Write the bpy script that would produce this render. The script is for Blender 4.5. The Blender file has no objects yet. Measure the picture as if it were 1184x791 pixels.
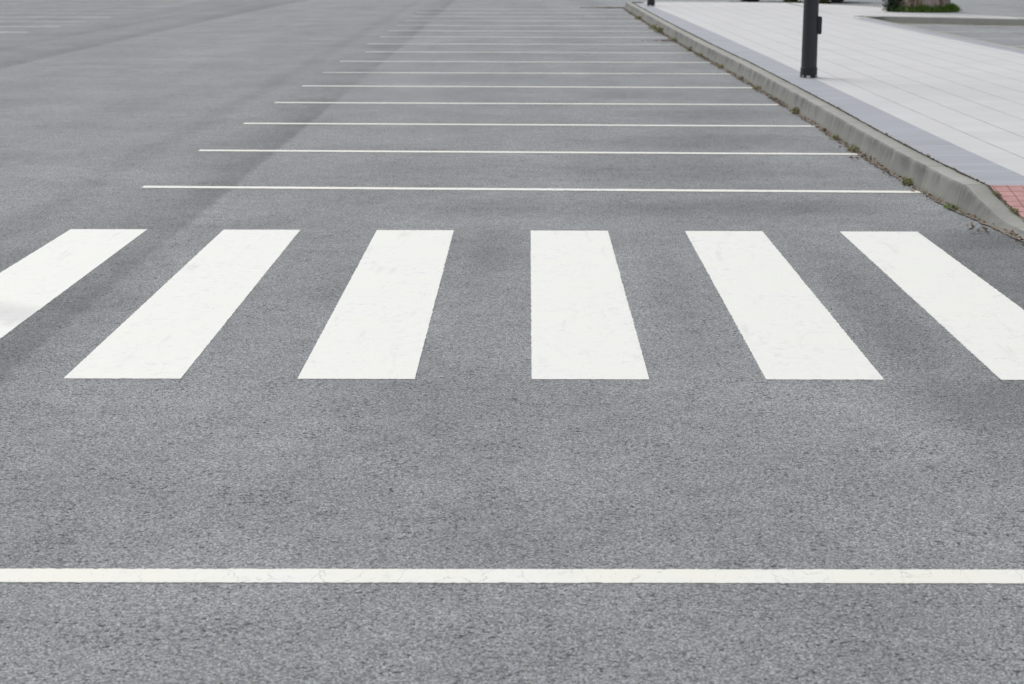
import bpy, bmesh, math, random
from mathutils import Vector, noise
random.seed(7)
sc = bpy.context.scene
COL = sc.collection
R = math.radians

# ------------------------------------------------------------------ helpers
def tag(o, label=None, cat=None, group=None, kind=None):
    if label: o['label'] = label
    if cat: o['category'] = cat
    if group: o['group'] = group
    if kind: o['kind'] = kind
    return o

def build(name, verts, faces, mat, parent=None, uvs=None, smooth=False, mats=None, fmat=None):
    me = bpy.data.meshes.new(name)
    me.from_pydata(verts, [], faces)
    if uvs:
        ul = me.uv_layers.new(name='UVMap')
        for p in me.polygons:
            for li in p.loop_indices:
                ul.data[li].uv = uvs[me.loops[li].vertex_index]
    for m in (mats or [mat]): me.materials.append(m)
    if fmat:
        for p, k in zip(me.polygons, fmat): p.material_index = k
    if smooth:
        for p in me.polygons: p.use_smooth = True
    me.update()
    o = bpy.data.objects.new(name, me)
    COL.objects.link(o)
    if parent: o.parent = parent
    return o

def from_bm(name, bm, mat, parent=None, smooth=False):
    me = bpy.data.meshes.new(name)
    bmesh.ops.recalc_face_normals(bm, faces=bm.faces[:])
    bm.to_mesh(me); bm.free()
    me.materials.append(mat)
    if smooth:
        for p in me.polygons: p.use_smooth = True
    o = bpy.data.objects.new(name, me)
    COL.objects.link(o)
    if parent: o.parent = parent
    return o

def empty(name, loc, rz=0):
    o = bpy.data.objects.new(name, None)
    COL.objects.link(o)
    o.location = loc; o.rotation_euler = (0, 0, rz)
    o.empty_display_size = .2
    return o

def copy_tree(o, parent=None):
    c = o.copy(); COL.objects.link(c); c.parent = parent
    for ch in list(o.children): copy_tree(ch, c)
    return c

def lerp_table(tab):
    def f(x):
        if x <= tab[0][0]: return tab[0][1]
        for (a, va), (b, vb) in zip(tab, tab[1:]):
            if x <= b:
                t = (x-a)/(b-a); return va+(vb-va)*t
        return tab[-1][1]
    return f

# ------------------------------------------------------------------ materials
class NT:
    def __init__(s, name):
        s.m = bpy.data.materials.new(name); s.m.use_nodes = True
        s.t = s.m.node_tree; s.n = s.t.nodes; s.l = s.t.links
        s.b = s.n['Principled BSDF']
    def node(s, ty, **kw):
        nd = s.n.new(ty)
        for k, v in kw.items(): setattr(nd, k, v)
        return nd
    def put(s, sock, v):
        if hasattr(v, 'is_linked') or isinstance(v, bpy.types.NodeSocket): s.l.new(v, sock)
        else: sock.default_value = v
    def math(s, op, a, b=0.0, c=None, clamp=False):
        nd = s.node('ShaderNodeMath', operation=op, use_clamp=clamp)
        s.put(nd.inputs[0], a); s.put(nd.inputs[1], b)
        if c is not None: s.put(nd.inputs[2], c)
        return nd.outputs[0]
    def mix(s, f, a, b, mode='MIX'):
        nd = s.node('ShaderNodeMix', data_type='RGBA', blend_type=mode)
        s.put(nd.inputs[0], f); s.put(nd.inputs[6], a); s.put(nd.inputs[7], b)
        return nd.outputs[2]
    def noise(s, vec, scale, detail=4, rough=.6, dist=0):
        nd = s.node('ShaderNodeTexNoise')
        s.l.new(vec, nd.inputs['Vector'])
        nd.inputs['Scale'].default_value = scale; nd.inputs['Detail'].default_value = detail
        nd.inputs['Roughness'].default_value = rough; nd.inputs['Distortion'].default_value = dist
        return nd.outputs['Fac']
    def vor(s, vec, scale, feature='F1', out='Distance'):
        nd = s.node('ShaderNodeTexVoronoi', feature=feature)
        s.l.new(vec, nd.inputs['Vector']); nd.inputs['Scale'].default_value = scale
        return nd.outputs[out]
    def ramp(s, f, stops, interp='LINEAR'):
        nd = s.node('ShaderNodeValToRGB'); nd.color_ramp.interpolation = interp
        e = nd.color_ramp.elements
        while len(e) < len(stops): e.new(.5)
        for el, (p, c) in zip(e, stops):
            el.position = p
            el.color = (c, c, c, 1) if isinstance(c, (int, float)) else (*c, 1)
        s.l.new(f, nd.inputs[0]); return nd.outputs[0]
    def smooth(s, x, a, b):
        nd = s.node('ShaderNodeMapRange', interpolation_type='SMOOTHSTEP')
        s.put(nd.inputs[0], x); nd.inputs[1].default_value = a; nd.inputs[2].default_value = b
        return nd.outputs[0]
    def mapping(s, vec, scale=(1, 1, 1), loc=(0, 0, 0)):
        nd = s.node('ShaderNodeMapping'); s.l.new(vec, nd.inputs[0])
        nd.inputs['Scale'].default_value = scale; nd.inputs['Location'].default_value = loc
        return nd.outputs[0]
    def bump(s, h, dist, strength=1.0, normal=None):
        nd = s.node('ShaderNodeBump'); s.l.new(h, nd.inputs['Height'])
        nd.inputs['Distance'].default_value = dist; nd.inputs['Strength'].default_value = strength
        if normal is not None: s.l.new(normal, nd.inputs['Normal'])
        return nd.outputs[0]
    def geo(s): return s.node('ShaderNodeNewGeometry').outputs['Position']
    def obj(s): return s.node('ShaderNodeTexCoord').outputs['Object']
    def uv(s): return s.node('ShaderNodeTexCoord').outputs['UV']
    def rnd(s): return s.node('ShaderNodeObjectInfo').outputs['Random']
    def fin(s, col, rough=.8, normal=None, spec=.5):
        s.put(s.b.inputs['Base Color'], col); s.put(s.b.inputs['Roughness'], rough)
        s.b.inputs['Specular IOR Level'].default_value = spec
        if normal is not None: s.l.new(normal, s.b.inputs['Normal'])
        return s.m

def simple(name, col, rough=.7, var=.25, scale=8, spec=.5, metal=0):
    k = NT(name); p = k.obj()
    n = k.noise(p, scale, 5)
    f = k.math('MULTIPLY_ADD', n, 2*var, 1-var)
    c = k.mix(1.0, (*col, 1), f, 'MULTIPLY')
    k.b.inputs['Metallic'].default_value = metal
    return k.fin(c, rough, k.bump(n, .002, .3), spec)

def aggregate(k, p):
    """height and brightness of the chippings in a worn asphalt surface, in metres"""
    v1 = k.node('ShaderNodeTexVoronoi', feature='F1'); k.l.new(p, v1.inputs['Vector']); v1.inputs['Scale'].default_value = 150
    v2 = k.node('ShaderNodeTexVoronoi', feature='F1'); k.l.new(p, v2.inputs['Vector']); v2.inputs['Scale'].default_value = 310
    r1 = k.node('ShaderNodeSeparateColor'); k.l.new(v1.outputs['Color'], r1.inputs[0])
    r2 = k.node('ShaderNodeSeparateColor'); k.l.new(v2.outputs['Color'], r2.inputs[0])
    nz = k.noise(p, 75, 3, .75)
    return v1.outputs['Distance'], v2.outputs['Distance'], r1.outputs[0], r2.outputs[1], nz, r1.outputs[2]

ASPH = .214
def asphalt_mat(name, base=ASPH, lot=False):
    k = NT(name); p = k.geo()
    d1, d2, c1, c2, nz, hue = aggregate(k, p)
    # chip brightness
    a = k.math('MULTIPLY_ADD', k.math('POWER', c1, 1.4), .72, .70)
    b = k.math('MULTIPLY_ADD', c2, .66, .67)
    br = k.math('MULTIPLY', a, b)
    # dark binder in the gaps
    gap = k.math('MULTIPLY', k.smooth(d1, .48, .80), .42)
    gap2 = k.math('MULTIPLY', k.smooth(nz, .58, .66), .60)
    fine = k.math('MULTIPLY', k.math('SUBTRACT', 1.0, gap), k.math('SUBTRACT', 1.0, gap2))
    br = k.math('MULTIPLY', br, fine)
    # lost chippings: small dark pits, a little elongated
    clus = k.math('MULTIPLY_ADD', k.smooth(k.noise(p, 5, 4, .6), .38, .66), -.075, .640)
    pn = k.noise(k.mapping(p, (1, 1.15, 1)), 46, 3, .64)
    pit = k.smooth(k.math('SUBTRACT', pn, clus), .0, .035)
    br = k.math('MULTIPLY', br, k.math('MULTIPLY_ADD', pit, -.70, 1.0))
    pale = k.smooth(k.vor(p, 62), .15, .07)
    br = k.math('MULTIPLY', br, k.math('MULTIPLY_ADD', pale, .55, 1.0))
    # mottling at the scale of hands and of metres
    m1 = k.math('MULTIPLY_ADD', k.noise(p, 7, 4), .34, .83)
    m2 = k.math('MULTIPLY_ADD', k.smooth(k.noise(p, .8, 6, .62), .28, .72), .22, .89)
    m3 = k.math('MULTIPLY_ADD', k.noise(k.mapping(p, (1.6, .22, 1)), .5, 4, .55), .50, .75)
    br = k.math('MULTIPLY', k.math('MULTIPLY', br, m1), k.math('MULTIPLY', m2, m3))
    if not lot:
        xyz = k.node('ShaderNodeSeparateXYZ'); k.l.new(p, xyz.inputs[0]); X, Y = xyz.outputs[0], xyz.outputs[1]
        wob = k.math('MULTIPLY_ADD', k.noise(p, .45, 4), .5, -.25)
        wobf = k.math('MULTIPLY_ADD', k.noise(p, 5, 3), .10, -.05)
        # longitudinal joint between two paving lanes, oily side to the left
        y2 = k.math('POWER', k.math('MAXIMUM', k.math('SUBTRACT', Y, 13.0), 0.0), 2.0)
        x0 = k.math('MULTIPLY_ADD', y2, -.00006, -2.25)
        d = k.math('ADD', k.math('SUBTRACT', x0, X), wobf)      # >0 left of the joint
        dl = k.math('ADD', d, wob)
        s1 = k.math('MULTIPLY', k.smooth(d, -.03, .04), k.smooth(dl, 1.0, -.05))
        sn = k.smooth(k.noise(k.mapping(p, (1, .3, 1)), .7, 3), .30, .62)
        br = k.math('MULTIPLY', br, k.math('MULTIPLY_ADD', k.math('MULTIPLY', s1, k.math('MULTIPLY_ADD', sn, .7, .3)), -.32, 1.0))
        dd = k.math('ABSOLUTE', k.math('ADD', k.math('ADD', d, -1.12), k.math('MULTIPLY', wob, .6)))
        br = k.math('MULTIPLY', br, k.math('MULTIPLY_ADD', k.smooth(dd, .26, .0), -.13, 1.0))
        # older lane further left
        y3 = k.math('POWER', k.math('SUBTRACT', Y, 25.0), 2.0)
        x1 = k.math('MULTIPLY_ADD', y3, .0007, -7.72)
        e = k.math('ADD', k.math('SUBTRACT', x1, X), wobf)
        s2 = k.math('MULTIPLY', k.smooth(e, -.05, .08), k.math('MULTIPLY_ADD', k.smooth(e, 1.0, .1), .14, .10))
        br = k.math('MULTIPLY', br, k.math('SUBTRACT', 1.0, s2))
        e2 = k.math('ADD', e, -1.45)
        s3 = k.math('MULTIPLY', k.smooth(k.math('ABSOLUTE', k.math('ADD', e2, wobf)), .22, .0), .10)
        br = k.math('MULTIPLY', br, k.math('SUBTRACT', 1.0, s3))
        # oil and water stains with outlines of their own
        for (cx, cy, rx, ry, st) in ((2.75, 9.9, .55, 1.7, .32), (2.25, 7.0, .8, .42, .23), (3.1, 11.1, .7, .5, .28), (1.75, 8.9, .16, 1.6, .14), (.75, 9.6, .15, 1.4, .12), (-.22, 10.4, .15, 1.0, .10),
                                     (1.7, 12.4, 1.1, .55, .24), (1.2, 14.4, 1.2, .7, .20), (1.6, 16.6, 1.2, .7, .20),
                                     (1.9, 19.2, 1.0, .7, .17), (.3, 12.3, 1.0, .5, .13), (-2.35, 8.6, .3, 1.8, .12), (1.4, 21.6, .9, .6, .12),
                                     (2.6, 13.9, .5, .5, .10), (2.5, 6.6, .7, .25, .10), (-1.0, 9.0, .2, 1.4, .06)):
            vx = k.math('DIVIDE', k.math('SUBTRACT', X, cx), rx); vy = k.math('DIVIDE', k.math('SUBTRACT', Y, cy), ry)
            q = k.math('ADD', k.math('SQRT', k.math('ADD', k.math('MULTIPLY', vx, vx), k.math('MULTIPLY', vy, vy))), k.math('MULTIPLY', wob, 2.4))
            br = k.math('MULTIPLY', br, k.math('MULTIPLY_ADD', k.smooth(q, 1.25, .35), -st, 1.0))
    col0 = k.mix(hue, (.97, 1.0, 1.05, 1), (1.03, 1.0, .96, 1))
    col0 = k.mix(1.0, col0, (base*.955*1.40, base*1.0*1.40, base*1.03*1.40, 1), 'MULTIPLY')
    col = k.mix(1.0, col0, br, 'MULTIPLY')
    h = k.math('ADD', k.math('MULTIPLY', k.math('SUBTRACT', 1.0, d1), .55), k.math('MULTIPLY', k.math('SUBTRACT', 1.0, d2), .25))
    h = k.math('SUBTRACT', k.math('SUBTRACT', h, k.math('MULTIPLY', gap2, .9)), k.math('MULTIPLY', pit, .5))
    return k.fin(col, .86, k.bump(h, .0035, .85), .35)

def paint_mat(name, tint=(.775, .785, .735), crack=(1.0, .55, 1), cs=.13):
    k = NT(name); p = k.geo(); rn = k.rnd()
    shift = k.node('ShaderNodeVectorMath', operation='ADD'); k.l.new(p, shift.inputs[0])
    cmb = k.node('ShaderNodeCombineXYZ'); k.l.new(k.math('MULTIPLY', rn, 37.0), cmb.inputs[0]); k.l.new(k.math('MULTIPLY', rn, 11.0), cmb.inputs[1])
    k.l.new(cmb.outputs[0], shift.inputs[1]); q = shift.outputs[0]
    big = k.noise(q, 1.6, 5, .65)
    mid = k.noise(q, 17, 6, .75)
    col = k.mix(k.smooth(big, .35, .7), (*tint, 1), (.785, .79, .765, 1))
    col = k.mix(k.math('MULTIPLY', k.smooth(k.noise(q, 2.3, 3), .50, .75), .35), col, (.79, .785, .70, 1))
    # a tyre smear across the leftmost bar
    xz = k.node('ShaderNodeSeparateXYZ'); k.l.new(p, xz.inputs[0])
    ax = k.math('ADD', k.math('SUBTRACT', xz.outputs[1], 8.75), k.math('MULTIPLY', xz.outputs[0], .6))
    ax = k.math('ABSOLUTE', k.math('ADD', k.math('ADD', ax, 1.63), k.math('MULTIPLY_ADD', mid, .3, -.15)))
    sm_ = k.math('MULTIPLY', k.smooth(ax, .34, .05), k.smooth(xz.outputs[0], -2.2, -2.45))
    col = k.mix(k.math('MULTIPLY', sm_, .40), col, (.40, .41, .42, 1))
    dirt = k.math('MULTIPLY', k.smooth(mid, .48, .74), k.smooth(big, .40, .66))
    col = k.mix(k.math('MULTIPLY', dirt, .60), col, (.50, .49, .47, 1))
    # tyre dust in streaks
    st = k.smooth(k.noise(k.mapping(q, (7, 1.0, 1)), 1.4, 4), .58, .75)
    col = k.mix(k.math('MULTIPLY', st, .26), col, (.42, .42, .42, 1))
    # pin-holes where the chippings show through
    hole = k.math('MULTIPLY', k.smooth(k.vor(p, 62), .17, .08), k.smooth(k.noise(q, 6, 3), .48, .60))
    col = k.mix(k.math('MULTIPLY', hole, .75), col, (.25, .25, .25, 1))
    hol2 = k.math('MULTIPLY', k.smooth(k.noise(k.mapping(p, (.6, 1, 1)), 80, 3, .7), .62, .72), k.math('MULTIPLY_ADD', k.smooth(mid, .42, .62), .85, .15))
    col = k.mix(k.math('MULTIPLY', hol2, .62), col, (.33, .33, .33, 1))
    h = k.math('MULTIPLY', k.math('SUBTRACT', 1.0, k.vor(p, 105)), .5)
    h = k.math('ADD', h, k.math('MULTIPLY', k.noise(p, 60, 3), .5))
    if crack:
        dv = k.node('ShaderNodeVectorMath', operation='ADD'); k.l.new(k.mapping(q, crack), dv.inputs[0])
        nzv = k.node('ShaderNodeTexNoise'); k.l.new(q, nzv.inputs['Vector']); nzv.inputs['Scale'].default_value = 9; nzv.inputs['Detail'].default_value = 5
        sc2 = k.node('ShaderNodeVectorMath', operation='SCALE'); k.l.new(nzv.outputs['Color'], sc2.inputs[0]); sc2.inputs['Scale'].default_value = .10
        k.l.new(sc2.outputs[0], dv.inputs[1])
        cr = k.vor(dv.outputs[0], 4.2, 'DISTANCE_TO_EDGE')
        cf = k.math('MULTIPLY', k.smooth(cr, .011, .002), k.smooth(k.noise(q, 3.2, 3), .42, .56))
        col = k.mix(k.math('MULTIPLY', cf, cs), col, (.30, .29, .28, 1))
    return k.fin(col, .62, k.bump(h, .0016, .5), .4)

def concrete_mat(name, kerb=False):
    k = NT(name); p = k.geo(); j = None
    n1 = k.noise(p, 5, 6, .65); n2 = k.noise(p, 70, 3, .6)
    br = k.math('MULTIPLY', k.math('MULTIPLY_ADD', n1, .42, .79), k.math('MULTIPLY_ADD', n2, .30, .85))
    col = k.mix(1.0, (.340, .341, .316, 1), br, 'MULTIPLY')
    if kerb:
        uv = k.uv(); s = k.node('ShaderNodeSeparateXYZ'); k.l.new(uv, s.inputs[0]); U, V = s.outputs[0], s.outputs[1]
        zz = k.node('ShaderNodeSeparateXYZ'); k.l.new(k.geo(), zz.inputs[0]); Z = zz.outputs[2]
        face = k.smooth(U, .190, .176)
        # grime that ran down the upstand from its top edge
        cmb = k.node('ShaderNodeCombineXYZ'); k.l.new(V, cmb.inputs[0]); k.l.new(k.math('MULTIPLY', U, .35), cmb.inputs[1])
        run = k.smooth(k.noise(cmb.outputs[0], 3.6, 6, .72), .36, .60)
        patch = k.smooth(k.noise(cmb.outputs[0], .9, 3, .5), .36, .60)
        hgt = k.smooth(U, .02, .14)
        g = k.math('MULTIPLY', k.math('MULTIPLY', run, k.math('MULTIPLY_ADD', patch, .55, .45)), k.math('MULTIPLY_ADD', hgt, .75, .25))
        col = k.mix(k.math('MULTIPLY', k.math('MULTIPLY', g, face), .95), col, (.062, .066, .066, 1))
        # whole upstand toned a darker grey than the kerb top, ochre dirt at its foot
        col = k.mix(k.math('MULTIPLY', face, .55), col, (.165, .17, .16, 1))
        foot = k.math('MULTIPLY', k.smooth(U, .055, .0), k.smooth(k.noise(cmb.outputs[0], 2.2, 4), .32, .6))
        col = k.mix(k.math('MULTIPLY', foot, .65), col, (.20, .155, .105, 1))
        # joints between the kerb stones
        jv = k.math('ABSOLUTE', k.math('SUBTRACT', k.math('FRACT', k.math('ADD', V, .22)), .5))
        j = k.smooth(jv, .008, .004)
        col = k.mix(k.math('MULTIPLY', j, .8), col, (.10, .10, .09, 1))
        wk = k.node('ShaderNodeTexWhiteNoise', noise_dimensions='1D'); k.l.new(k.math('FLOOR', k.math('ADD', V, .72)), wk.inputs['W'])
        col = k.mix(1.0, col, k.math('MULTIPLY_ADD', wk.outputs['Value'], .16, .92), 'MULTIPLY')
        blot = k.smooth(k.noise(p, 3.3, 6, .7), .50, .68)
        col = k.mix(k.math('MULTIPLY', blot, .35), col, (.17, .17, .155, 1))
        # lichen-tinted top
        lic = k.smooth(k.noise(p, 14, 4), .52, .7)
        col = k.mix(k.math('MULTIPLY', lic, .25), col, (.31, .315, .26, 1))
    return k.fin(col, .88, k.bump(k.math('ADD', n2, k.math('MULTIPLY', n1, .6)), .002, .6), .3)

def paving_mat(name, base, line, along=.42, across=.40, off=.305, strong=.55, var=.05, vj=.22):
    """square slabs: u runs across the pavement, v along it"""
    k = NT(name); uv = k.uv(); s = k.node('ShaderNodeSeparateXYZ'); k.l.new(uv, s.inputs[0]); U, V = s.outputs[0], s.outputs[1]
    p = k.geo()
    fu = k.math('DIVIDE', k.math('SUBTRACT', U, off), along); fv = k.math('DIVIDE', V, across)
    ju = k.math('ABSOLUTE', k.math('SUBTRACT', k.math('FRACT', k.math('ADD', fu, .5)), .5))
    jv = k.math('ABSOLUTE', k.math('SUBTRACT', k.math('FRACT', fv), .5))
    cmb = k.node('ShaderNodeCombineXYZ'); k.l.new(k.math('FLOOR', fu), cmb.inputs[0]); k.l.new(k.math('FLOOR', k.math('ADD', fv, .5)), cmb.inputs[1])
    wn = k.node('ShaderNodeTexWhiteNoise', noise_dimensions='2D'); k.l.new(cmb.outputs[0], wn.inputs[0])
    tile = k.math('MULTIPLY_ADD', wn.outputs['Value'], var, 1-var/2)
    n1 = k.noise(p, 1.1, 5); n2 = k.noise(p, 90, 3, .7); n3 = k.noise(k.mapping(p, (.5, 2.2, 1)), 3.5, 5, .6)
    br = k.math('MULTIPLY', k.math('MULTIPLY', tile, k.math('MULTIPLY_ADD', n1, .16, .92)), k.math('MULTIPLY', k.math('MULTIPLY_ADD', n2, .16, .92), k.math('MULTIPLY_ADD', n3, .16, .92)))
    col = k.mix(1.0, (*base, 1), br, 'MULTIPLY')
    lv = k.smooth(k.noise(p, 2.0, 4), .3, .62)
    a = k.math('MULTIPLY', k.smooth(ju, .030, .010), k.math('MULTIPLY_ADD', lv, .35, .65))
    b = k.math('MULTIPLY', k.smooth(jv, .014*.4/across, .005*.4/across), vj)
    j = k.math('MAXIMUM', a, b)
    col = k.mix(k.math('MULTIPLY', j, strong), col, (*line, 1))
    h = k.math('SUBTRACT', k.math('MULTIPLY', n2, .25), j)
    return k.fin(col, .8, k.bump(h, .003, .6), .35)

def tactile_mat(name):
    k = NT(name); uv = k.uv(); s = k.node('ShaderNodeSeparateXYZ'); k.l.new(uv, s.inputs[0]); U, V = s.outputs[0], s.outputs[1]
    p = k.geo()
    def cell(x, w):
        return k.math('ABSOLUTE', k.math('SUBTRACT', k.math('FRACT', k.math('DIVIDE', x, w)), .5))
    ju = k.smooth(cell(U, .10), .44, .485); jv = k.smooth(cell(V, .10), .42, .48)
    groove = k.math('MAXIMUM', ju, jv)
    n = k.noise(p, 8, 5); n2 = k.noise(p, 80, 3)
    br = k.math('MULTIPLY', k.math('MULTIPLY_ADD', n, .5, .75), k.math('MULTIPLY_ADD', n2, .3, .85))
    col = k.mix(1.0, (.49, .275, .262, 1), br, 'MULTIPLY')
    col = k.mix(k.math('MULTIPLY', k.smooth(n, .5, .7), .3), col, (.56, .36, .34, 1))
    col = k.mix(k.math('MULTIPLY', groove, .62), col, (.20, .115, .11, 1))
    return k.fin(col, .85, k.bump(k.math('SUBTRACT', k.math('MULTIPLY', n2, .3), groove), .005, .8), .3)

def leaf_mat(name, a, b):
    k = NT(name); n = k.noise(k.geo(), 35, 3)
    k.b.inputs['Roughness'].default_value = .65
    return k.fin(k.mix(k.smooth(n, .35, .65), (*a, 1), (*b, 1)), .65)

def faded_paint(name, cover=.55, tint=(.66, .655, .63)):
    k = NT(name); p = k.geo()
    n = k.smooth(k.noise(k.mapping(p, (.5, 1, 1)), 1.7, 5, .7), .30, .70)
    n2 = k.smooth(k.noise(p, 24, 4, .75), .38, .62)
    c = k.math('MULTIPLY', k.math('MULTIPLY_ADD', n, .6, .4), k.math('MULTIPLY_ADD', n2, .6, .4))
    c = k.math('MULTIPLY', c, 1.9*cover, clamp=True)
    return k.fin(k.mix(c, (.235, .24, .245, 1), (*tint, 1)), .75, k.bump(k.noise(p, 90, 3), .002, .5), .35)
M = dict(
    worn1=faded_paint('slightly worn line paint', 1.0, (.76, .755, .72)),
    worn2=faded_paint('worn line paint', .95, (.76, .755, .73)),
    faded=faded_paint('faded line paint', .68),
    asphalt=asphalt_mat('worn asphalt'),
    asphalt_lot=asphalt_mat('pale asphalt', .235, True),
    paint=paint_mat('crossing paint'),
    line=paint_mat('bay line paint', (.79, .785, .70), (1.5, .30, 1), .40),
    kerb=concrete_mat('kerb concrete', True),
    conc=concrete_mat('plain concrete'),
    white=paving_mat('white paving slabs', (.56, .562, .566), (.27, .265, .255), strong=.72),
    blue=paving_mat('blue grey paving slabs', (.350, .366, .402), (.17, .175, .19), along=.9, across=.20, off=-.45, strong=.8, var=.10, vj=.55),
    red=tactile_mat('red tactile slabs'),
    post=simple('charcoal lacquer', (.028, .032, .037), .48, .16, 3),
    postd=simple('darker charcoal lacquer', (.020, .021, .024), .55, .2, 6),
    lamp=simple('frosted glass', (.75, .76, .76), .35, .04, 3),
    steel=simple('galvanised steel', (.42, .43, .44), .45, .1, 9, metal=.6),
    moss=leaf_mat('joint moss', (.13, .145, .075), (.20, .18, .12)),
    dirt=simple('gutter dirt', (.20, .175, .145), .95, .45, 30),
    weed=leaf_mat('weed leaves', (.22, .23, .08), (.34, .32, .15)),
    weedb=leaf_mat('bright weed leaves', (.14, .27, .06), (.24, .32, .10)),
    weedd=leaf_mat('drying weed stalks', (.24, .21, .12), (.33, .27, .17)),
    deadl=leaf_mat('dead leaves', (.17, .105, .07), (.27, .20, .135)),
    grass=leaf_mat('grass blades', (.08, .20, .02), (.20, .31, .05)),
    ivy=leaf_mat('dark shoots', (.018, .04, .018), (.045, .08, .035)),
    olive=leaf_mat('olive leaves', (.07, .095, .05), (.14, .16, .10)),
    hedge=leaf_mat('olive green weeds', (.075, .08, .025), (.12, .12, .045)),
    tyre=simple('tyre rubber', (.012, .012, .013), .8, .2, 12),
    rim=simple('wheel alloy', (.30, .31, .32), .35, .1, 6, metal=.7),
    car=simple('black car lacquer', (.012, .012, .014), .22, .1, 2),
    glass=simple('tinted car glass', (.015, .018, .02), .08, .05, 2),
    red_lens=simple('red lamp lens', (.35, .02, .02), .2, .1, 5),
    clear_lens=simple('clear lamp lens', (.6, .62, .64), .15, .05, 5),
)
def bark_mat():
    k = NT('gnarled bark'); p = k.obj()
    n = k.noise(k.mapping(p, (1, 1, .45)), 5, 6, .7, .6); n2 = k.noise(p, 22, 4, .7)
    c = k.ramp(n, [(.34, (.04, .025, .016)), (.45, (.17, .115, .075)), (.53, (.36, .30, .265)), (.68, (.50, .43, .42))])
    c = k.mix(k.math('MULTIPLY', k.smooth(n2, .5, .7), .6), c, (.10, .065, .045, 1))
    return k.fin(c, .9, k.bump(n, .05, .8), .2)
M['bark'] = bark_mat()

# ------------------------------------------------------------------ plan curves (X as a function of Y, metres)
base_x = lerp_table([(-6, 3.10), (5.2, 3.00), (6.3, 3.0), (7.2, 3.07), (10.9, 3.087), (11.35, 3.07), (11.75, 3.01), (12.2, 2.965), (13.2, 2.915),
                     (15.5, 2.895), (18.2, 2.905), (20.5, 2.895), (24.8, 2.86), (29, 2.77), (35, 2.69), (43, 2.635), (50.3, 2.59)])
def sm(f, y, w=.25):
    return (f(y-w)+f(y+w)+2*f(y))/4
def kx(y): return sm(base_x, y, .15 if y < 13 else 1.0)
def ktop(y):                                     # top of the kerb: dropped along the crossing
    def s(a, b):
        t = max(0, min(1, (y-a)/(b-a))); return t*t*(3-2*t)*.12+t*.88
    return .034+.146*max(s(11.50, 12.25), 1-s(6.4, 7.15))
pedge = lerp_table([(-6, 3.72), (11, 3.60), (12.7, 3.547), (15, 3.518), (20.7, 3.50), (26, 3.475), (32.6, 3.40), (40, 3.29), (46.4, 3.16), (51, 3.10)])
p2edge = lerp_table([(-6, 8.3), (15, 7.68), (26.7, 7.352), (33.1, 7.164), (41.1, 7.012), (51, 6.9)])
yback = lerp_table([(2.5, 50.3), (5.7, 50.05), (7.1, 49.6), (7.5, 49.3), (7.8, 48.8), (8.73, 46.9), (9.14, 45.7), (10.18, 43.2), (10.98, 40.1), (11.35, 38.75)])
yisl = lerp_table([(6.9, 40.9), (7.5, 40.62), (9.27, 39.72), (10.62, 38.9), (11.35, 38.45)])
ZP = .18

# ------------------------------------------------------------------ ground
def grid(xs, ys, zf):
    v = [(x, y, zf(x, y)) for y in ys for x in xs]
    n = len(xs)
    f = [(j*n+i, j*n+i+1, (j+1)*n+i+1, (j+1)*n+i) for j in range(len(ys)-1) for i in range(n-1)]
    return v, f
v, f = grid([-300, -60, -12, 0, 12, 60, 300], [-60, -8, 8, 30, 60, 120, 600], lambda x, y: 0)
tag(build('ground', v, f, M['asphalt']), kind='structure')

# right hand car park, a little higher than the road; its sheet stops at the paving edge
ys = [-6+i*1.0 for i in range(48)]
v = []; f = []
ys = [y for y in ys if y < 40.3]+[40.3]
for i, y in enumerate(ys):
    xa = p2edge(y)+.50
    v += [(xa, y, .035), (13.5, y, .035), (40, y, .035)]
    if i: a = (i-1)*3; f += [(a, a+1, a+4, a+3), (a+1, a+2, a+5, a+4)]
tag(build('car_park_surface', v, f, M['asphalt_lot']), kind='structure')
# road behind the plaza
v, f = grid([2.0, 8, 16, 60], [50.6, 54, 62, 90], lambda x, y: .004)
pts = [(11.0, 40.9), (12.4, 38.2), (60, 37.0), (60, 50.6), (2.0, 50.6), (7.2, 50.2), (7.9, 49.3), (9.3, 46.0), (10.3, 43.5)]
nv = len(v); v += [(x, y, .04) for x, y in pts]
o = build('road', v[:nv], f, M['asphalt_lot']); tag(o, kind='structure')
o2 = build('road', v[nv:], [tuple(range(len(pts)))], M['asphalt_lot']); tag(o2, kind='structure')

# ------------------------------------------------------------------ swept kerbs
def sweep(name, path, profile, mat, kind='structure', jitter=.0015, uoff=0):
    """path: list of (x, y, top); profile: list of (offset to the right of travel, fraction of height, u)"""
    V = []; F = []; UV = []
    n = len(path); m = len(profile); run = 0
    for i, (x, y, top) in enumerate(path):
        x0, y0 = path[max(0, i-1)][:2]; x1, y1 = path[min(n-1, i+1)][:2]
        d = Vector((x1-x0, y1-y0)).normalized(); nr = Vector((d.y, -d.x))
        if i: run += math.hypot(x-path[i-1][0], y-path[i-1][1])
        for (o_, h, u) in profile:
            j = noise.noise(Vector((x*9, y*9, h*5)))*jitter*3
            z = top+h if h <= 0 and h > -.1 and u > .12 else top*h if h > 0 else h
            V.append((x+nr.x*(o_+j), y+nr.y*(o_+j), z+(j*.5 if h > 0 else 0))); UV.append((u, run))
    for i in range(n-1):
        for j in range(m-1):
            a = i*m+j; F.append((a, a+m, a+m+1, a+1))
    o = build(name, V, F, mat, uvs=UV, smooth=True)
    return tag(o, kind=kind)
prof = [(0, -.12, 0), (.0, .02, .01), (.013, .30, .05), (.027, .60, .10), (.038, .86, .145), (.041, .925, .158), (.045, .962, .170), (.054, .992, .182), (.064, 1.0, .195), (.085, 1.0, .215), (.12, 1.002, .25), (.188, 1.0, .31), (.194, .96, .33), (.196, .4, .36)]
path = []
y = -6
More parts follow.
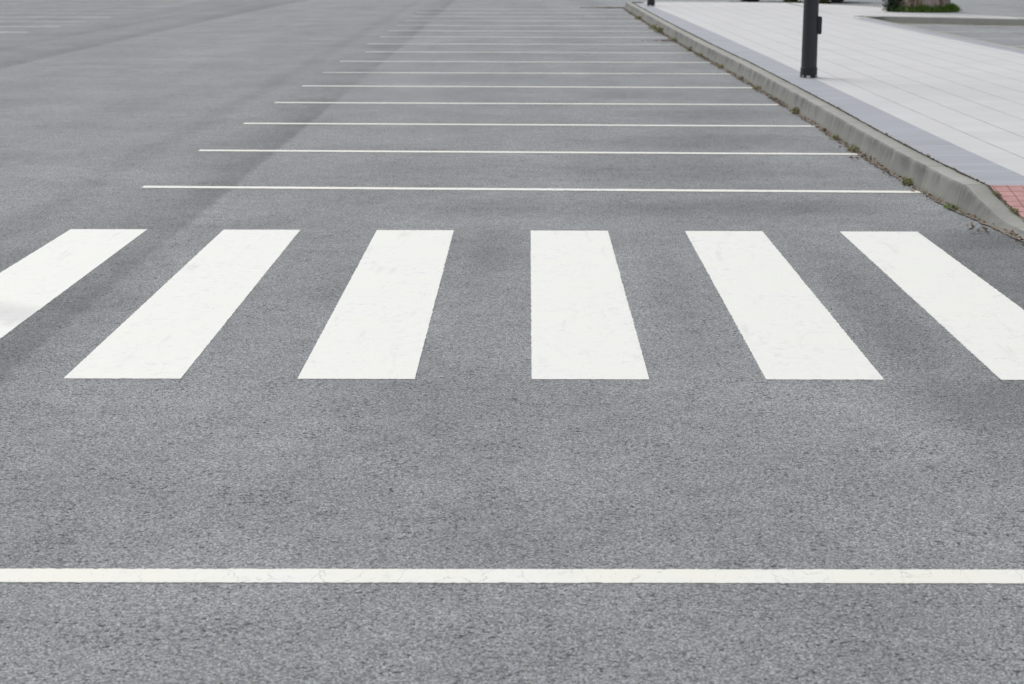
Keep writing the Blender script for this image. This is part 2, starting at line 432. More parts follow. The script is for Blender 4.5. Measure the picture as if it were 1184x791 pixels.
while y < 49.9:
    path.append((kx(y), y, ktop(y))); y += .09 if 6 < y < 14 else .3
for a in range(1, 9):                         # rounded far corner
    t = a/8*math.pi/2; path.append((kx(49.4)+.4*(1-math.cos(t)), 49.9+.4*math.sin(t), ZP))
far = [(3.6+i*.4, ) for i in range(0, 20)]
xx = kx(49.4)+.6
while xx < 11.3:
    path.append((xx, yback(xx), ZP)); xx += .15
# round the tip of the island and come back along its front
fy = [(11.38, 38.75), (11.40, 38.6), (11.35, 38.47)]
path += [(a, b, ZP) for a, b in fy]
xx = 11.2
while xx > p2edge(40.9)+.80:
    path.append((xx, yisl(xx), ZP)); xx -= .15
cx_, cy_ = xx+.15, yisl(xx+.15)
path.append((p2edge(40.6)+.62, 40.52, ZP)); path.append((p2edge(40.2)+.485, 40.2, ZP))
yy = 39.8
while yy > -6:
    path.append((p2edge(yy)+.485, yy, ZP)); yy -= .5
cut = next(i for i, q in enumerate(path) if q[0] > 3.3)
sweep('kerb', path[:cut+1], prof, M['kerb'])
sweep('island_kerb', path[cut:], prof, M['conc'])

# ------------------------------------------------------------------ pavement surfaces
def pav_z(x, y):
    """height of the plaza: flat, with a flared dip down to the dropped kerb"""
    e = ktop(y)
    if e >= ZP-1e-6: return ZP
    t = max(0, min(1, (x-(kx(y)+.2))/1.7))
    return e+(ZP-e)*t
YB = [y_ for y_ in [-6+i*.4 for i in range(30)] if y_ < 5.9]+[5.9+i*.1 for i in range(67)]
YB = [round(y_, 3) for y_ in YB if y_ <= 12.3]
YF = [12.3+i*.5 for i in range(75)]
def strip(name, fa, fb, ys, n, mat, uoff, z_add=0):
    V = []; F = []; UV = []
    for j, y in enumerate(ys):
        a, b = fa(y), fb(y)
        for i in range(n+1):
            x = a+(b-a)*i/n; V.append((x, y, pav_z(x, y)+z_add)); UV.append((x-uoff(y), y))
    for j in range(len(ys)-1):
        for i in range(n):
            k = j*(n+1)+i; F.append((k, k+1, k+n+2, k+n+1))
    return tag(build(name, V, F, mat, uvs=UV), kind='structure')
ke = lambda y: kx(y)+.212                      # leaves an open joint behind the kerb
yr = 12.24
strip('pavement_border', ke, pedge, [yr]+[yr+.3+i*.5 for i in range(74)], 2, M['blue'], pedge)
YN = [-6+i*.5 for i in range(24)]
strip('pavement_border', ke, pedge, [y for y in YN if y < 6.2]+[6.2], 2, M['blue'], pedge)
RW = lambda y: kx(y)+1.95
strip('tactile_paving', ke, RW, [6.2+i*.0755 for i in range(81)], 14, M['red'], lambda y: 0)
pe0 = lambda y: pedge(y)
strip('pavement', pe0, p2edge, [yr+i*.5 for i in range(55)], 6, M['white'], pedge)
strip('pavement', RW, p2edge, [6.2+i*.604 for i in range(11)], 6, M['white'], pedge)
strip('pavement', pe0, p2edge, [-6+i*.5 for i in range(25)][:25]+[6.2], 6, M['white'], pedge)
# far end of the plaza with the island, column by column
V = []; F = []; UV = []
y0 = yr+27.0
cols = [pedge(y0)+(p2edge(y0)-pedge(y0))*i/10 for i in range(11)]+[7.2, 7.3]
cols2 = [7.3+.2*i for i in range(20)]+[11.3]
nj = 20
def col_mesh(cols, ya, tops):
    global V, F, UV
    st = len(V)
    for i, x in enumerate(cols):
        a, b = ya(x), yback(x)-.19 if x > 3.7 else 50.0
        for j in range(nj+1):
            y = a+(b-a)*j/nj; dx = pedge(y)-pedge(y0) if tops else 0
            w = max(0, 1-max(0, x-6.4)/1.0) if tops else 0
            V.append((x+dx*w, y, ZP)); UV.append((x+dx*w-pedge(y), y))
    for i in range(len(cols)-1):
        for j in range(nj):
            k = st+i*(nj+1)+j; F.append((k, k+nj+1, k+nj+2, k+1))
col_mesh(cols[:11], lambda x: y0, True)
tag(build('pavement', V, F, M['white'], uvs=UV), kind='structure')
V = []; F = []; UV = []
col_mesh([cols[10]]+cols2, lambda x: (y0 if x < 7.05 else max(yisl(x)+.19, y0) if x > 7.4 else 40.6), False)
# join the island to the plaza with one sheet 1 mm lower
V = [(a, b, c-.001) for a, b, c in V]
tag(build('pavement', V, F, M['white'], uvs=UV), kind='structure')
v = [(p2edge(y0)-.03, y0-.02, ZP-.002), (7.6, 40.0, ZP-.002), (7.6, 48.6, ZP-.002), (6.8, 49.2, ZP-.002)]
tag(build('pavement', [(6.9, 39.1, .168), (7.25, 39.1, .168), (7.45, 40.3, .168), (8.2, 40.5, .168), (8.2, 42, .168), (6.9, 42, .168)], [(0, 1, 2, 3, 4, 5)], M['white'], uvs=[(0, 0)]*6), kind='structure')
# blue-grey border slabs along the right car park
strip('pavement_border', lambda y: p2edge(y), lambda y: p2edge(y)+.33, [-6+i*.5 for i in range(92)], 1, M['blue'], pedge, -.0005)
# pale gutter strip at the foot of the island kerb
V = []; F = []
for i, x in enumerate([7.3+.2*i for i in range(20)]):
    V += [(x, yisl(x)-.01, .041), (x, yisl(x)-.20-.03*noise.noise(Vector((x*3, 0, 0))), .041)]
    if i: a = 2*i; F.append((a-2, a-1, a+1, a))
k = NT('pale gutter concrete'); p = k.geo()
c = k.mix(k.smooth(k.noise(p, 3.5, 4), .52, .64), (.46, .445, .38, 1), (.50, .36, .22, 1))
M['gutter'] = k.fin(c, .9)
tag(build('gutter', V, F, M['gutter']), kind='structure')

# ------------------------------------------------------------------ painted markings
def ragged_sheet(name, corners, mat, z=.004, step=.008, amp=.004, th=.003, seed=0, gapf=None):
    """a thin layer of paint: outline follows the four corners with a rough edge, real thickness"""
    out = []
    n = len(corners)
    for i in range(n):
        a = Vector(corners[i]); b = Vector(corners[(i+1) % n]); L = (b-a).length
        m = max(2, int(L/step)); d = (b-a)/L; nr = Vector((d.y, -d.x))
        for j in range(m):
            t = j/m; q = a+(b-a)*t
            e = amp*(noise.noise(Vector((q.x*75+seed, q.y*75, seed)))*1.5+.25*noise.noise(Vector((q.x*9, q.y*9, seed+5))))
            e *= min(1, 4*min(t, 1-t)+.15)
            out.append(q+nr*e)
    bm = bmesh.new()
    top = [bm.verts.new((q.x, q.y, z)) for q in out]
    bot = [bm.verts.new((q.x, q.y, .0005)) for q in out]
    bm.faces.new(top)
    m = len(top)
    for i in range(m): bm.faces.new((top[i], bot[i], bot[(i+1) % m], top[(i+1) % m]))
    bmesh.ops.triangulate(bm, faces=[f for f in bm.faces if len(f.verts) > 4])
    return from_bm(name, bm, mat)
zl = ['leftmost thick white crossing bar, cut off by the left edge, smudged with tyre dust',
      'second thick white crossing bar from the left, leaning strongly to the right',
      'third thick white crossing bar from the left, leaning slightly to the right',
      'thick white crossing bar in the middle whose left edge stands upright in the photo',
      'thick white crossing bar just right of the upright middle one, leaning left',
      'rightmost thick white crossing bar, the one nearest the dropped kerb']
for i in range(6):
    xa = -2.992+1.0008*i; xb = -2.976+.9945*i; yb = 11.358-.009*i; ya = 7.338+.004*i
    o = ragged_sheet('crossing_stripe', [(xa, ya), (xb, yb), (xb+.498, yb-.002), (xa+.502, ya)], M['paint'], z=.0025, seed=i*3.1)
    tag(o, zl[i], 'crossing stripe', 'thick white bars of the pedestrian crossing')
o = ragged_sheet('painted_line', [(-9, 4.826), (-9, 4.936), (2.9, 5.022), (2.9, 4.906)], M['line'], z=.0025, seed=40)
tag(o, 'long cream white line across the foreground, cracked, in front of the crossing bars', 'painted line')
ords = ['first', 'second', 'third', 'fourth', 'fifth', 'sixth', 'seventh', 'eighth', 'ninth', 'tenth', 'eleventh', 'twelfth', 'thirteenth', 'fourteenth', 'fifteenth', 'sixteenth']
for kk in range(16):
    yl = 13.385+2.405*kk; yr_ = 13.157+2.405*kk; xl = -2.935+random.uniform(-.02, .02); xr = kx(yr_)-.012
    if kk == 7: xl = -2.78
    o = ragged_sheet('parking_line', [(xl, yl-.055), (xl, yl+.055), (xr, yr_+.055), (xr, yr_-.055)], M['line' if kk < 5 else 'worn1' if kk < 8 else 'worn2'], step=.025, amp=.006, seed=60+kk)
    tag(o, 'thin white parking bay line, %s one beyond the crossing, ending at the kerb' % ords[kk], 'parking line', 'thin white bay lines along the kerb')
for kk in range(9):
    yl = 36.75+2.43*kk
    o = ragged_sheet('parking_line', [(-15.8, yl+.02), (-15.8, yl+.13), (-10.28, yl+.055), (-10.28, yl-.055)], M['faded' if kk > 3 else 'worn2'], step=.1, amp=.006, seed=90+kk)
    tag(o, 'faded white bay line at the far upper left, %s from the nearest of its row' % ords[kk], 'parking line', 'faded bay lines in the far left corner')
for kk in range(5):
    yl = 28.9+2.55*kk; xa = p2edge(yl)+.55
    o = ragged_sheet('parking_line', [(xa, yl-.055), (xa, yl+.055), (xa+4.8, yl-.55), (xa+4.8, yl-.66)], M['faded'], z=.039, step=.1, amp=.006, seed=120+kk)
    tag(o, 'bay line in the car park behind the white pavement, %s counting towards the island' % ords[kk], 'parking line', 'bay lines beside the tree island')

# ------------------------------------------------------------------ dirt, moss, weeds, dead leaves
def ribbon(name, ya, yb, fx, wf, z, mat, label, cat):
    V = []; F = []; y = ya; i = 0
    while y < yb:
        w = wf(y)
        V += [(fx(y)-w, y, z), (fx(y)+.014, y, z)]
        if i: a = 2*i; F.append((a-2, a-1, a+1, a))
        i += 1; y += .03
    return tag(build(name, V, F, mat), label, cat, kind='stuff')
ribbon('gutter_dirt', 9.5, 49.3, kx, lambda y: max(.004, .028+.05*noise.noise(Vector((y*1.1, 3, 0)))+.03*noise.noise(Vector((y*7, 0, 1)))), .0075, M['dirt'],
       'brown grit gathered in the angle between asphalt and kerb', 'dirt')
# moss in the joint behind the kerb
def leaf(V, F, c, L, w, yaw, pitch, roll=0):
    d = Vector((math.cos(yaw)*math.cos(pitch), math.sin(yaw)*math.cos(pitch), math.sin(pitch)))
    s = d.cross(Vector((0, 0, 1)))
    s = s.normalized() if s.length > .01 else Vector((1, 0, 0))
    up = s.cross(d)
    n = len(V); c = Vector(c)
    mid = c+d*L*.5+up*L*.12
    V += [tuple(c), tuple(mid+s*w*.5+up*roll*w), tuple(c+d*L), tuple(mid-s*w*.5)]
    F.append((n, n+1, n+2, n+3))
V = []; F = []
y = -5
while y < 49:
    dens = .5+1.2*noise.noise(Vector((y*1.6, 9, 0)))+.6*noise.noise(Vector((y*6, 2, 0)))
    for _ in range(max(1, int(6*dens+3))):
        leaf(V, F, (kx(y)+.203+random.uniform(-.006, .008), y+random.uniform(-.03, .03), pav_z(kx(y)+.21, y)-.012), random.uniform(.012, .03), random.uniform(.006, .014), random.uniform(0, 6.3), random.uniform(.2, 1.3))
    y += .035
tag(build('joint_moss', V, F, M['moss']), 'thin line of moss and grit in the joint between kerb and slabs', 'moss', kind='stuff')
V = [(kx(y_)+.195, y_, pav_z(kx(y_)+.21, y_)-.005) for y_ in [i*.25-6 for i in range(221)]]+[(kx(y_)+.214, y_, pav_z(kx(y_)+.21, y_)-.005) for y_ in [i*.25-6 for i in range(221)]]
F = [(i, i+221, i+222, i+1) for i in range(220)]
tag(build('joint_soil', V, F, M['moss']), 'dark soil filling the open joint behind the kerb', 'soil', kind='stuff')

def tuft(name, x, y, z, r, h, mat, n, label, group, seed, blades=.5, cat='weed'):
    rr = random.Random(seed); V = []; F = []
    for i in range(n):
        a = rr.uniform(0, 6.3); q = rr.random()**.7*r
        c = (math.cos(a)*q*.75, math.sin(a)*q*1.3, -.003)
        if rr.random() < blades:
            leaf(V, F, c, h*rr.uniform(.5, 1.1), h*rr.uniform(.05, .12), rr.uniform(0, 6.3), rr.uniform(.7, 1.45))
        else:
            zz = h*rr.uniform(.05, .75)*(1-q/r*.6); leaf(V, F, (c[0], c[1], zz), h*rr.uniform(.25, .5), h*rr.uniform(.18, .34), rr.uniform(0, 6.3), rr.uniform(-.4, .9), .3)
    o = build(name, V, F, mat); o.location = (x, y, z)
    return tag(o, label, cat, group)
G = 'weeds growing at the foot of the kerb'
tufts = [(12.28, .085, .055, 'weedb', 110, 'bright green weed at the kerb foot nearest the rightmost crossing bar'),
         (12.02, .04, .03, 'weed', 40, 'tiny weed at the kerb foot just in front of the bright green one'),
         (13.55, .07, .085, 'weed', 80, 'olive weed at the kerb foot just past the end of the first bay line'),
         (14.45, .05, .04, 'weedd', 50, 'flat brown weed at the kerb foot halfway between first and second bay lines'),
         (15.75, .08, .085, 'weed', 90, 'bushy green weed at the kerb foot touching the end of the second bay line'),
         (16.75, .07, .075, 'weed', 70, 'olive tuft at the kerb foot just beyond the second bay line'),
         (17.45, .06, .05, 'weedd', 50, 'brownish tuft at the kerb foot just before the third bay line'),
         (19.3, .08, .10, 'weed', 80, 'upright yellow green tuft at the kerb foot between third and fourth bay lines'),
         (20.9, .07, .06, 'weedd', 60, 'dry tuft at the kerb foot by the end of the fourth bay line'),
         (22.4, .10, .09, 'weed', 80, 'green tuft at the kerb foot just before the fifth bay line'),
         (24.1, .09, .07, 'weedd', 60, 'dry weed at the kerb foot before the sixth bay line, beside the near lamp post'),
         (26.3, .11, .10, 'weed', 80, 'low green tuft at the kerb foot between sixth and seventh bay lines'),
         (28.9, .14, .10, 'weedd', 80, 'brown green weed at the kerb foot between seventh and eighth bay lines'),
         (30.6, .12, .11, 'weed', 80, 'green weed at the kerb foot beyond the eighth bay line'),
         (33.4, .14, .12, 'weed', 80, 'green weed at the kerb foot beyond the ninth bay line'),
         (36.6, .20, .17, 'weed', 130, 'large green weed hanging against the far kerb, tallest of the row'),
         (38.2, .22, .15, 'weed', 130, 'wide green weed right behind the tallest far one'),
         (42.9, .18, .13, 'weed', 90, 'far green weed near the kerb corner'),
         (46.0, .16, .10, 'weedd', 70, 'farthest dry weed, closest to the kerb corner')]
for i, (yy, r, h, mt, n, lb) in enumerate(tufts):
    tuft('weed', kx(yy)-.022, yy, .004, r*.88, h*.85, M[mt], n, lb, G, i, blades=.45)
# small plants in the joint beside the slabs
G2 = 'small weeds in the joint behind the kerb'
for i, (yy, r, h, lb) in enumerate([(12.05, .045, .035, 'small weed in the joint at the upper corner of the red slabs'),
                                    (11.72, .05, .04, 'small weed in the joint beside the middle of the red slope'),
                                    (11.50, .05, .035, 'small weed in the joint beside the lower red slope'),
                                    (13.9, .045, .03, 'moss cushion in the kerb joint beside the nearest blue grey slabs'),
                                    (15.5, .04, .03, 'moss cushion in the kerb joint level with the second bay line'),
                                    (14.7, .03, .022, 'faint moss spot in the kerb joint between the first two bay lines'),
                                    (18.0, .04, .03, 'moss cushion in the kerb joint level with the third bay line')]):
    tuft('joint_weed', kx(yy)+.205, yy, pav_z(kx(yy)+.21, yy)-.006, r*.7, h, M['weed' if i < 3 else 'weedd'], 60, lb, G2, 50+i, blades=.3)
# dead leaves along the gutter (nobody could count them)
V = []; F = []; rr = random.Random(5)
y = 10.6
while y < 49:
    dn = max(0, .35+.9*noise.noise(Vector((y*.9, 4, 0)))+.5*noise.noise(Vector((y*3.3, 8, 0))))
    for _ in range(int(4.5*dn+rr.random()*1.4)):
        leaf(V, F, (kx(y)-abs(rr.gauss(0, .035))-.004, y+rr.uniform(-.05, .05), .009+rr.random()*.012), rr.uniform(.018, .045), rr.uniform(.012, .026), rr.uniform(0, 6.3), rr.uniform(-.1, .6), .4)
    y += .06
for (cx, cy, w, n) in ((2.5, 33.2, .32, 90), (2.2, 50.0, .5, 120), (2.88, 11.35, .10, 14), (2.82, 15.0, .12, 10), (10.0, 39.2, .35, 30)):
    for _ in range(n):
        leaf(V, F, (cx+rr.gauss(0, w*.6), cy+rr.gauss(0, .10), .010+rr.random()*.02+(.033 if cx > 9 else 0)), rr.uniform(.02, .05), rr.uniform(.015, .03), rr.uniform(0, 6.3), rr.uniform(-.1, .6), .4)
tag(build('dead_leaves', V, F, M['deadl']), 'scattered small reddish brown dead leaves along the gutter', 'dead leaves', kind='stuff')
# dark seam of grass in the asphalt at the far kerb corner
V = []; F = []
for _ in range(260):
    leaf(V, F, (2.62-rr.random()**1.6*1.2, 50.15+rr.gauss(0, .05), 0), rr.uniform(.02, .06), rr.uniform(.01, .02), rr.uniform(0, 6.3), rr.uniform(.3, 1.3))
tag(build('seam_grass', V, F, M['weedd']), 'dry grass in the asphalt seam running left from the far kerb corner', 'dry grass', kind='stuff')

# ------------------------------------------------------------------ lamp posts
def box_bm(bm, c, s, bev=0):
    g = bmesh.ops.create_cube(bm, size=1)
    for v_ in g['verts']:
        v_.co = Vector((c[0]+v_.co.x*s[0], c[1]+v_.co.y*s[1], c[2]+v_.co.z*s[2]))
    if bev:
        es = list({e for v_ in g['verts'] for e in v_.link_edges})
        bmesh.ops.bevel(bm, geom=es, offset=bev, segments=2, affect='EDGES')
def ring_bm(bm, zr, seg=24, sq=0.0):
    """surface through rings (z, radius); sq>0 squares the section"""
    rows = []
    for z, r in zr:
        row = []
        for i in range(seg):
            a = 2*math.pi*i/seg; c, s = math.cos(a), math.sin(a)
            kf = 1/max(abs(c), abs(s)) if sq else 1
            rad = r*(1+(min(kf, 1.33)-1)*sq)
            row.append(bm.verts.new((c*rad, s*rad, z)))
        rows.append(row)
    for a, b in zip(rows, rows[1:]):
        for i in range(seg): bm.faces.new((a[i], a[(i+1) % seg], b[(i+1) % seg], b[i]))
    bm.faces.new(rows[-1]); bm.faces.new(rows[0][::-1])
def make_lamp():
    root = empty('street_lamp', (0, 0, 0))
    bm = bmesh.new(); ring_bm(bm, [(.05, .098), (.10, .0965), (.8, .093), (1.7, .088), (3.0, .074), (4.5, .056)], 32); from_bm('pole', bm, M['post'], root, True)
    bm = bmesh.new()
    zr = [(.004, .104), (.115, .104), (.125, .0995)]
    ring_bm(bm, zr, 32)
    col = from_bm('base_collar', bm, M['postd'], root, False)
    for a in (45, 135, 225, 315):
        bm = bmesh.new(); bmesh.ops.create_cone(bm, cap_ends=True, segments=6, radius1=.014, radius2=.014, depth=.03)
        for v_ in bm.verts: v_.co += Vector((math.cos(R(a))*.117, math.sin(R(a))*.117, .017))
        from_bm('bolt', bm, M['steel'], root)
    bm = bmesh.new(); box_bm(bm, (-.02, -.112, .014), (.045, .03, .026), .004); from_bm('mortar_pad', bm, M['lamp'], root)
    # service hatch housing standing proud of the pole on the right
    bm = bmesh.new(); box_bm(bm, (.103, -.01, .635), (.05, .10, .215), .006); hb = from_bm('hatch_box', bm, M['postd'], root)
    bm = bmesh.new(); box_bm(bm, (.130, -.01, .635), (.006, .085, .19), .002); from_bm('hatch_lid', bm, M['post'], hb)
    # lantern
    bm = bmesh.new(); ring_bm(bm, [(4.48, .07), (4.55, .10), (4.58, .16), (4.60, .16)], 32); from_bm('lantern_base', bm, M['post'], root)
    bm = bmesh.new(); ring_bm(bm, [(4.60, .13), (4.85, .15), (5.0, .15)], 32); from_bm('lantern_glass', bm, M['lamp'], root, True)
    bm = bmesh.new(); ring_bm(bm, [(5.0, .30), (5.03, .31), (5.10, .16), (5.13, .05)], 32); from_bm('lantern_hood', bm, M['post'], root)
    return root
lamp = make_lamp(); lamp.location = (3.449, 22.17, ZP)
tag(lamp, 'near charcoal lamp post with a small hatch box, on the blue grey slabs', 'lamp post', 'lamp posts along the kerb')
l2 = copy_tree(lamp); l2.location = (3.145, 46.95, ZP)
tag(l2, 'far dark lamp post foot at the top of the photo near the kerb corner', 'lamp post', 'lamp posts along the kerb')

# ------------------------------------------------------------------ tree with grass at its foot
TX, TY = 9.35, 43.3
tree = empty('olive_tree', (TX, TY, ZP)); tag(tree, 'thick gnarled tree trunk standing on the white paved island', 'tree')
bm = bmesh.new(); rows = []
seg = 40
for zi in range(26):
    z = zi*.07-.03; row = []
    rad = .70-.24*min(1, max(0, z-.3)/1.0)+.06*max(0, .35-z)
    for i in range(seg):
        a = 2*math.pi*i/seg
        e = .13*noise.noise(Vector((math.cos(a)*1.7, math.sin(a)*1.7, z*.9+3)))+.10*abs(noise.noise(Vector((math.cos(a)*4, math.sin(a)*4, z*1.6))))+.035*noise.noise(Vector((math.cos(a)*11, math.sin(a)*11, z*5)))
        row.append(bm.verts.new((math.cos(a)*(rad+e), math.sin(a)*(rad+e)*.9, z)))
    rows.append(row)
for a, b in zip(rows, rows[1:]):
    for i in range(seg): bm.faces.new((a[i], a[(i+1) % seg], b[(i+1) % seg], b[i]))
bm.faces.new(rows[-1])
limbs = []
def limb(p0, d, r, L, depth):
    pts = [Vector(p0)]; d = Vector(d).normalized(); n = 5
    for i in range(n):
        d = (d+Vector((random.uniform(-.25, .25), random.uniform(-.25, .25), random.uniform(-.05, .2)))).normalized()
        pts.append(pts[-1]+d*L/n)
    prev = None
    for i, q in enumerate(pts):
        rr_ = r*(1-.55*i/n); t = (pts[min(n, i+1)]-pts[max(0, i-1)]).normalized()
        s = t.cross(Vector((.3, .2, 1))).normalized(); u = s.cross(t)
        row = [bm.verts.new(q+(s*math.cos(a*math.pi/4)+u*math.sin(a*math.pi/4))*rr_) for a in range(8)]
        if prev:
            for a in range(8): bm.faces.new((prev[a], prev[(a+1) % 8], row[(a+1) % 8], row[a]))
        prev = row
    bm.faces.new(prev)
    limbs.append((pts[-1], depth))
    if depth: 
        for _ in range(3): limb(pts[-1], d+Vector((random.uniform(-.9, .9), random.uniform(-.9, .9), random.uniform(0, .6))), r*.5, L*.75, depth-1)
for a in range(5):
    an = a*1.26+.3; limb((math.cos(an)*.22, math.sin(an)*.22, 1.55), (math.cos(an)*.7, math.sin(an)*.7, 1), .17, 1.1, 2)
from_bm('trunk', bm, M['bark'], tree, True)
V = []; F = []
ends = [q for q, d_ in limbs if d_ < 2]
for q in ends:
    for _ in range(130):
        g_ = Vector((random.gauss(0, .26), random.gauss(0, .26), random.gauss(0, .22)))
        leaf(V, F, q+g_, random.uniform(.06, .10), random.uniform(.018, .03), random.uniform(0, 6.3), random.uniform(-.8, 1.2))
build('crown', V, F, M['olive'], tree)
# grass around the foot
V = []; F = []; rr = random.Random(3)
for _ in range(5200):
    a = rr.uniform(-2.9, -.1); q = .70+abs(rr.gauss(0, .09)); hh = rr.uniform(.12, .27)*(1-.5*min(1, (q-.66)/.4))
    if rr.random() < .08: a = rr.uniform(0, 6.3)
    leaf(V, F, (TX+.07+math.cos(a)*q*.93, TY+math.sin(a)*q*.86, ZP-.005), hh, rr.uniform(.012, .022), rr.uniform(0, 6.3), rr.uniform(.6, 1.5))
tag(build('grass', V, F, M['grass']), 'bright green grass around the foot of the thick tree trunk', 'grass', kind='stuff')
V = []; F = []
for _ in range(1500):
    a = rr.gauss(-2.95, .30); q = .64+abs(rr.gauss(0, .10)); hh = rr.uniform(0, 1)**1.2*.62
    leaf(V, F, (math.cos(a)*q, math.sin(a)*q*.9, hh), rr.uniform(.05, .10), rr.uniform(.03, .055), rr.uniform(0, 6.3), rr.uniform(-.6, 1.0))
o = build('shrub', V, F, M['ivy']); o.location = (TX-.02, TY-.02, ZP)
tag(o, 'dark green shoots crowding the left side of the thick tree trunk', 'shrub')

# ------------------------------------------------------------------ weeds and a car beyond the plaza
for i, (x, lb) in enumerate([(7.35, 'olive green clump beyond the far plaza edge, left of the near lamp post'),
                             (8.15, 'olive green clump beyond the far plaza edge, directly beside the near lamp post')]):
    tuft('weed', x, 50.9-.9*(i > 0)*.2, .004, .24, .42, M['hedge'], 420, lb, 'olive clumps beyond the plaza', 70+i, .5)
car = empty('parked_car', (7.95, 55.2, .004), R(2)); tag(car, 'black car parked beyond the far edge of the white plaza', 'car')
# body: cross sections along the length, lofted
secs = [(-2.02, .30, .62, .62, .72), (-1.95, .22, .74, .74, .80), (-1.45, .19, .86, .86, .86), (-.95, .19, .92, .96, .88), (-.35, .19, .93, 1.40, .88),
        (.25, .19, .93, 1.46, .88), (.95, .19, .94, 1.44, .88), (1.55, .19, .95, 1.30, .87), (1.92, .22, .94, 1.00, .82), (2.02, .32, .85, .88, .74)]
bm = bmesh.new(); rows = []
for (x, zb, zs, zr, hw) in secs:
    tw = hw*(.97 if zr-zs < .1 else .74)
    ring = [(-hw*.93, zb), (-hw, zb+.15), (-hw, zs-.1), (-hw*.95, zs), (-tw, zr-.02), (-tw*.8, zr+.01), (tw*.8, zr+.01), (tw, zr-.02), (hw*.95, zs), (hw, zs-.1), (hw, zb+.15), (hw*.93, zb)]
    rows.append([bm.verts.new((x, y_, z_)) for y_, z_ in ring])
for a, b in zip(rows, rows[1:]):
    n = len(a)
    for i in range(n): bm.faces.new((a[i], a[(i+1) % n], b[(i+1) % n], b[i]))
bm.faces.new(rows[0]); bm.faces.new(rows[-1][::-1])
body = from_bm('body', bm, M['car'], car, True)
bv = body.modifiers.new('bevel', 'BEVEL'); bv.width = .03; bv.segments = 2; bv.limit_method = 'ANGLE'
def win(pts, name='window'):
    for s in (-1, 1):
        V = [(x, s*(y_+.012), z) for x, y_, z in pts]+[(x, s*(y_-.01), z) for x, y_, z in pts]
        n = len(pts); F = [tuple(range(n)), tuple(range(2*n-1, n-1, -1))]+[(i, (i+1) % n, n+(i+1) % n, n+i) for i in range(n)]
        build(name, V, F, M['glass'], car)
win([(-.80, .845, .99), (.22, .845, .99), (.22, .68, 1.38), (-.32, .68, 1.36)])
win([(.30, .845, .99), (1.35, .845, .99), (1.15, .68, 1.37), (.30, .68, 1.39)])
for (xa, za, xb, zb_, nm) in ((-.93, .98, -.38, 1.38, 'windscreen'), (1.90, 1.03, 1.60, 1.29, 'rear_window')):
    V = [(xa, -.72, za), (xa, .72, za), (xb, .58, zb_), (xb, -.58, zb_)]
    dx = -.02 if xa < 0 else .02
    V += [(x+dx, y_, z+.015) for x, y_, z in V]
    build(nm, V, [(0, 1, 2, 3), (4, 7, 6, 5), (0, 4, 5, 1), (1, 5, 6, 2), (2, 6, 7, 3), (3, 7, 4, 0)], M['glass'], car)
for x in (-1.28, 1.27):
    for s in (-1, 1):
        w = bpy.data.objects.new('wheel', None); COL.objects.link(w); w.parent = car; w.location = (x, s*.77, .32)
        bm = bmesh.new(); prof_t = [(-.11, .20), (-.11, .29), (-.08, .315), (.08, .315), (.11, .29), (.11, .20)]; rws = []
        for i in range(32):
            a = 2*math.pi*i/32; rws.append([bm.verts.new((math.cos(a)*r_, o_, math.sin(a)*r_)) for o_, r_ in prof_t])
        for i in range(32):
            a, b = rws[i], rws[(i+1) % 32]
            for j in range(6): bm.faces.new((a[j], a[(j+1) % 6], b[(j+1) % 6], b[j]))
        from_bm('tyre', bm, M['tyre'], w, True)
        bm = bmesh.new()
        bmesh.ops.create_cone(bm, cap_ends=True, segments=32, radius1=.20, radius2=.20, depth=.12)
        for v_ in bm.verts: v_.co = Vector((v_.co.x, v_.co.z, v_.co.y))
        for q in range(5):
            a = q*2*math.pi/5; g = bmesh.ops.create_cube(bm, size=1)
            for v_ in g['verts']:
                lx, ly, lz = v_.co.x*.17+.10, v_.co.y*.02+s*.07, v_.co.z*.045
                v_.co = Vector((lx*math.cos(a)-lz*math.sin(a), ly, lx*math.sin(a)+lz*math.cos(a)))
        from_bm('rim', bm, M['rim'], w)
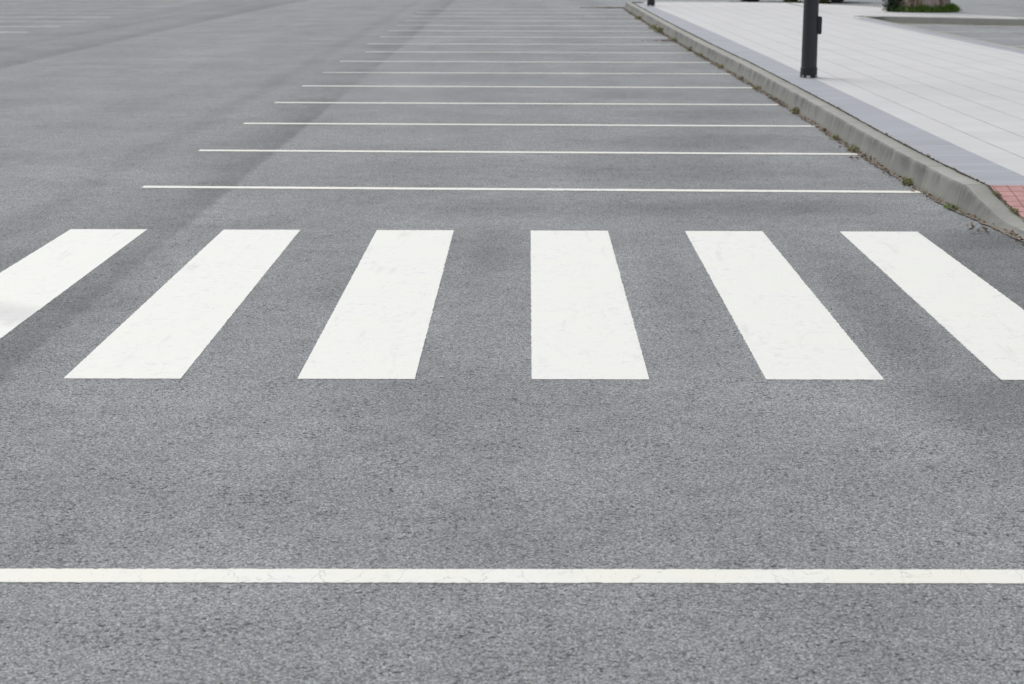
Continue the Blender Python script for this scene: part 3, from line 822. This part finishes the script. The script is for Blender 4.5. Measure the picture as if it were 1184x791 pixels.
for s in (-1, 1):
    bm = bmesh.new(); box_bm(bm, (-1.99, s*.56, .60), (.10, .26, .12), .02); from_bm('headlight', bm, M['clear_lens'], car)
    bm = bmesh.new(); box_bm(bm, (1.99, s*.60, .80), (.08, .22, .14), .02); from_bm('tail_light', bm, M['red_lens'], car)
    bm = bmesh.new(); box_bm(bm, (-.62, s*.97, 1.00), (.10, .18, .12), .03); from_bm('mirror', bm, M['car'], car)
    for x in (-.1, .95):
        bm = bmesh.new(); box_bm(bm, (x, s*.885, .86), (.16, .03, .03), .008); from_bm('door_handle', bm, M['car'], car)

# ------------------------------------------------------------------ light: bright overcast
w = bpy.data.worlds.new('World'); sc.world = w; w.use_nodes = True
nt = w.node_tree; bg = nt.nodes['Background']
sky = nt.nodes.new('ShaderNodeTexSky'); sky.sky_type = 'NISHITA'; sky.sun_disc = False
SE, SR = R(52), R(-35)
sky.sun_elevation = SE; sky.sun_rotation = SR; sky.air_density = 1.0; sky.dust_density = 3.0; sky.ozone_density = 1.0
hs = nt.nodes.new('ShaderNodeHueSaturation'); hs.inputs['Saturation'].default_value = .22
nt.links.new(sky.outputs[0], hs.inputs['Color']); nt.links.new(hs.outputs[0], bg.inputs[0])
bg.inputs[1].default_value = .12
sl = bpy.data.lights.new('sun', 'SUN'); sl.energy = 1.0; sl.angle = R(40); sl.color = (1, .975, .94)
so = bpy.data.objects.new('sun', sl); COL.objects.link(so)
sd = Vector((math.sin(SR)*math.cos(SE), math.cos(SR)*math.cos(SE), math.sin(SE)))
so.rotation_euler = sd.to_track_quat('Z', 'Y').to_euler(); so.location = (0, 0, 30)

# ------------------------------------------------------------------ camera
cd = bpy.data.cameras.new('camera'); cam = bpy.data.objects.new('camera', cd); COL.objects.link(cam)
cam.location = (0, 0, 1.826); cam.rotation_euler = (R(90-12.74), 0, R(.572))
cd.sensor_width = 36; cd.lens = 36*2051/1184; cd.clip_start = .05; cd.clip_end = 2000
cd.dof.use_dof = True; cd.dof.focus_distance = 8.0; cd.dof.aperture_fstop = 6.0
sc.camera = cam
sc.view_settings.view_transform = 'Standard'; sc.view_settings.look = 'None'; sc.view_settings.gamma = 1
sc.view_settings.use_curve_mapping = False
sc.view_settings.exposure = 0.31
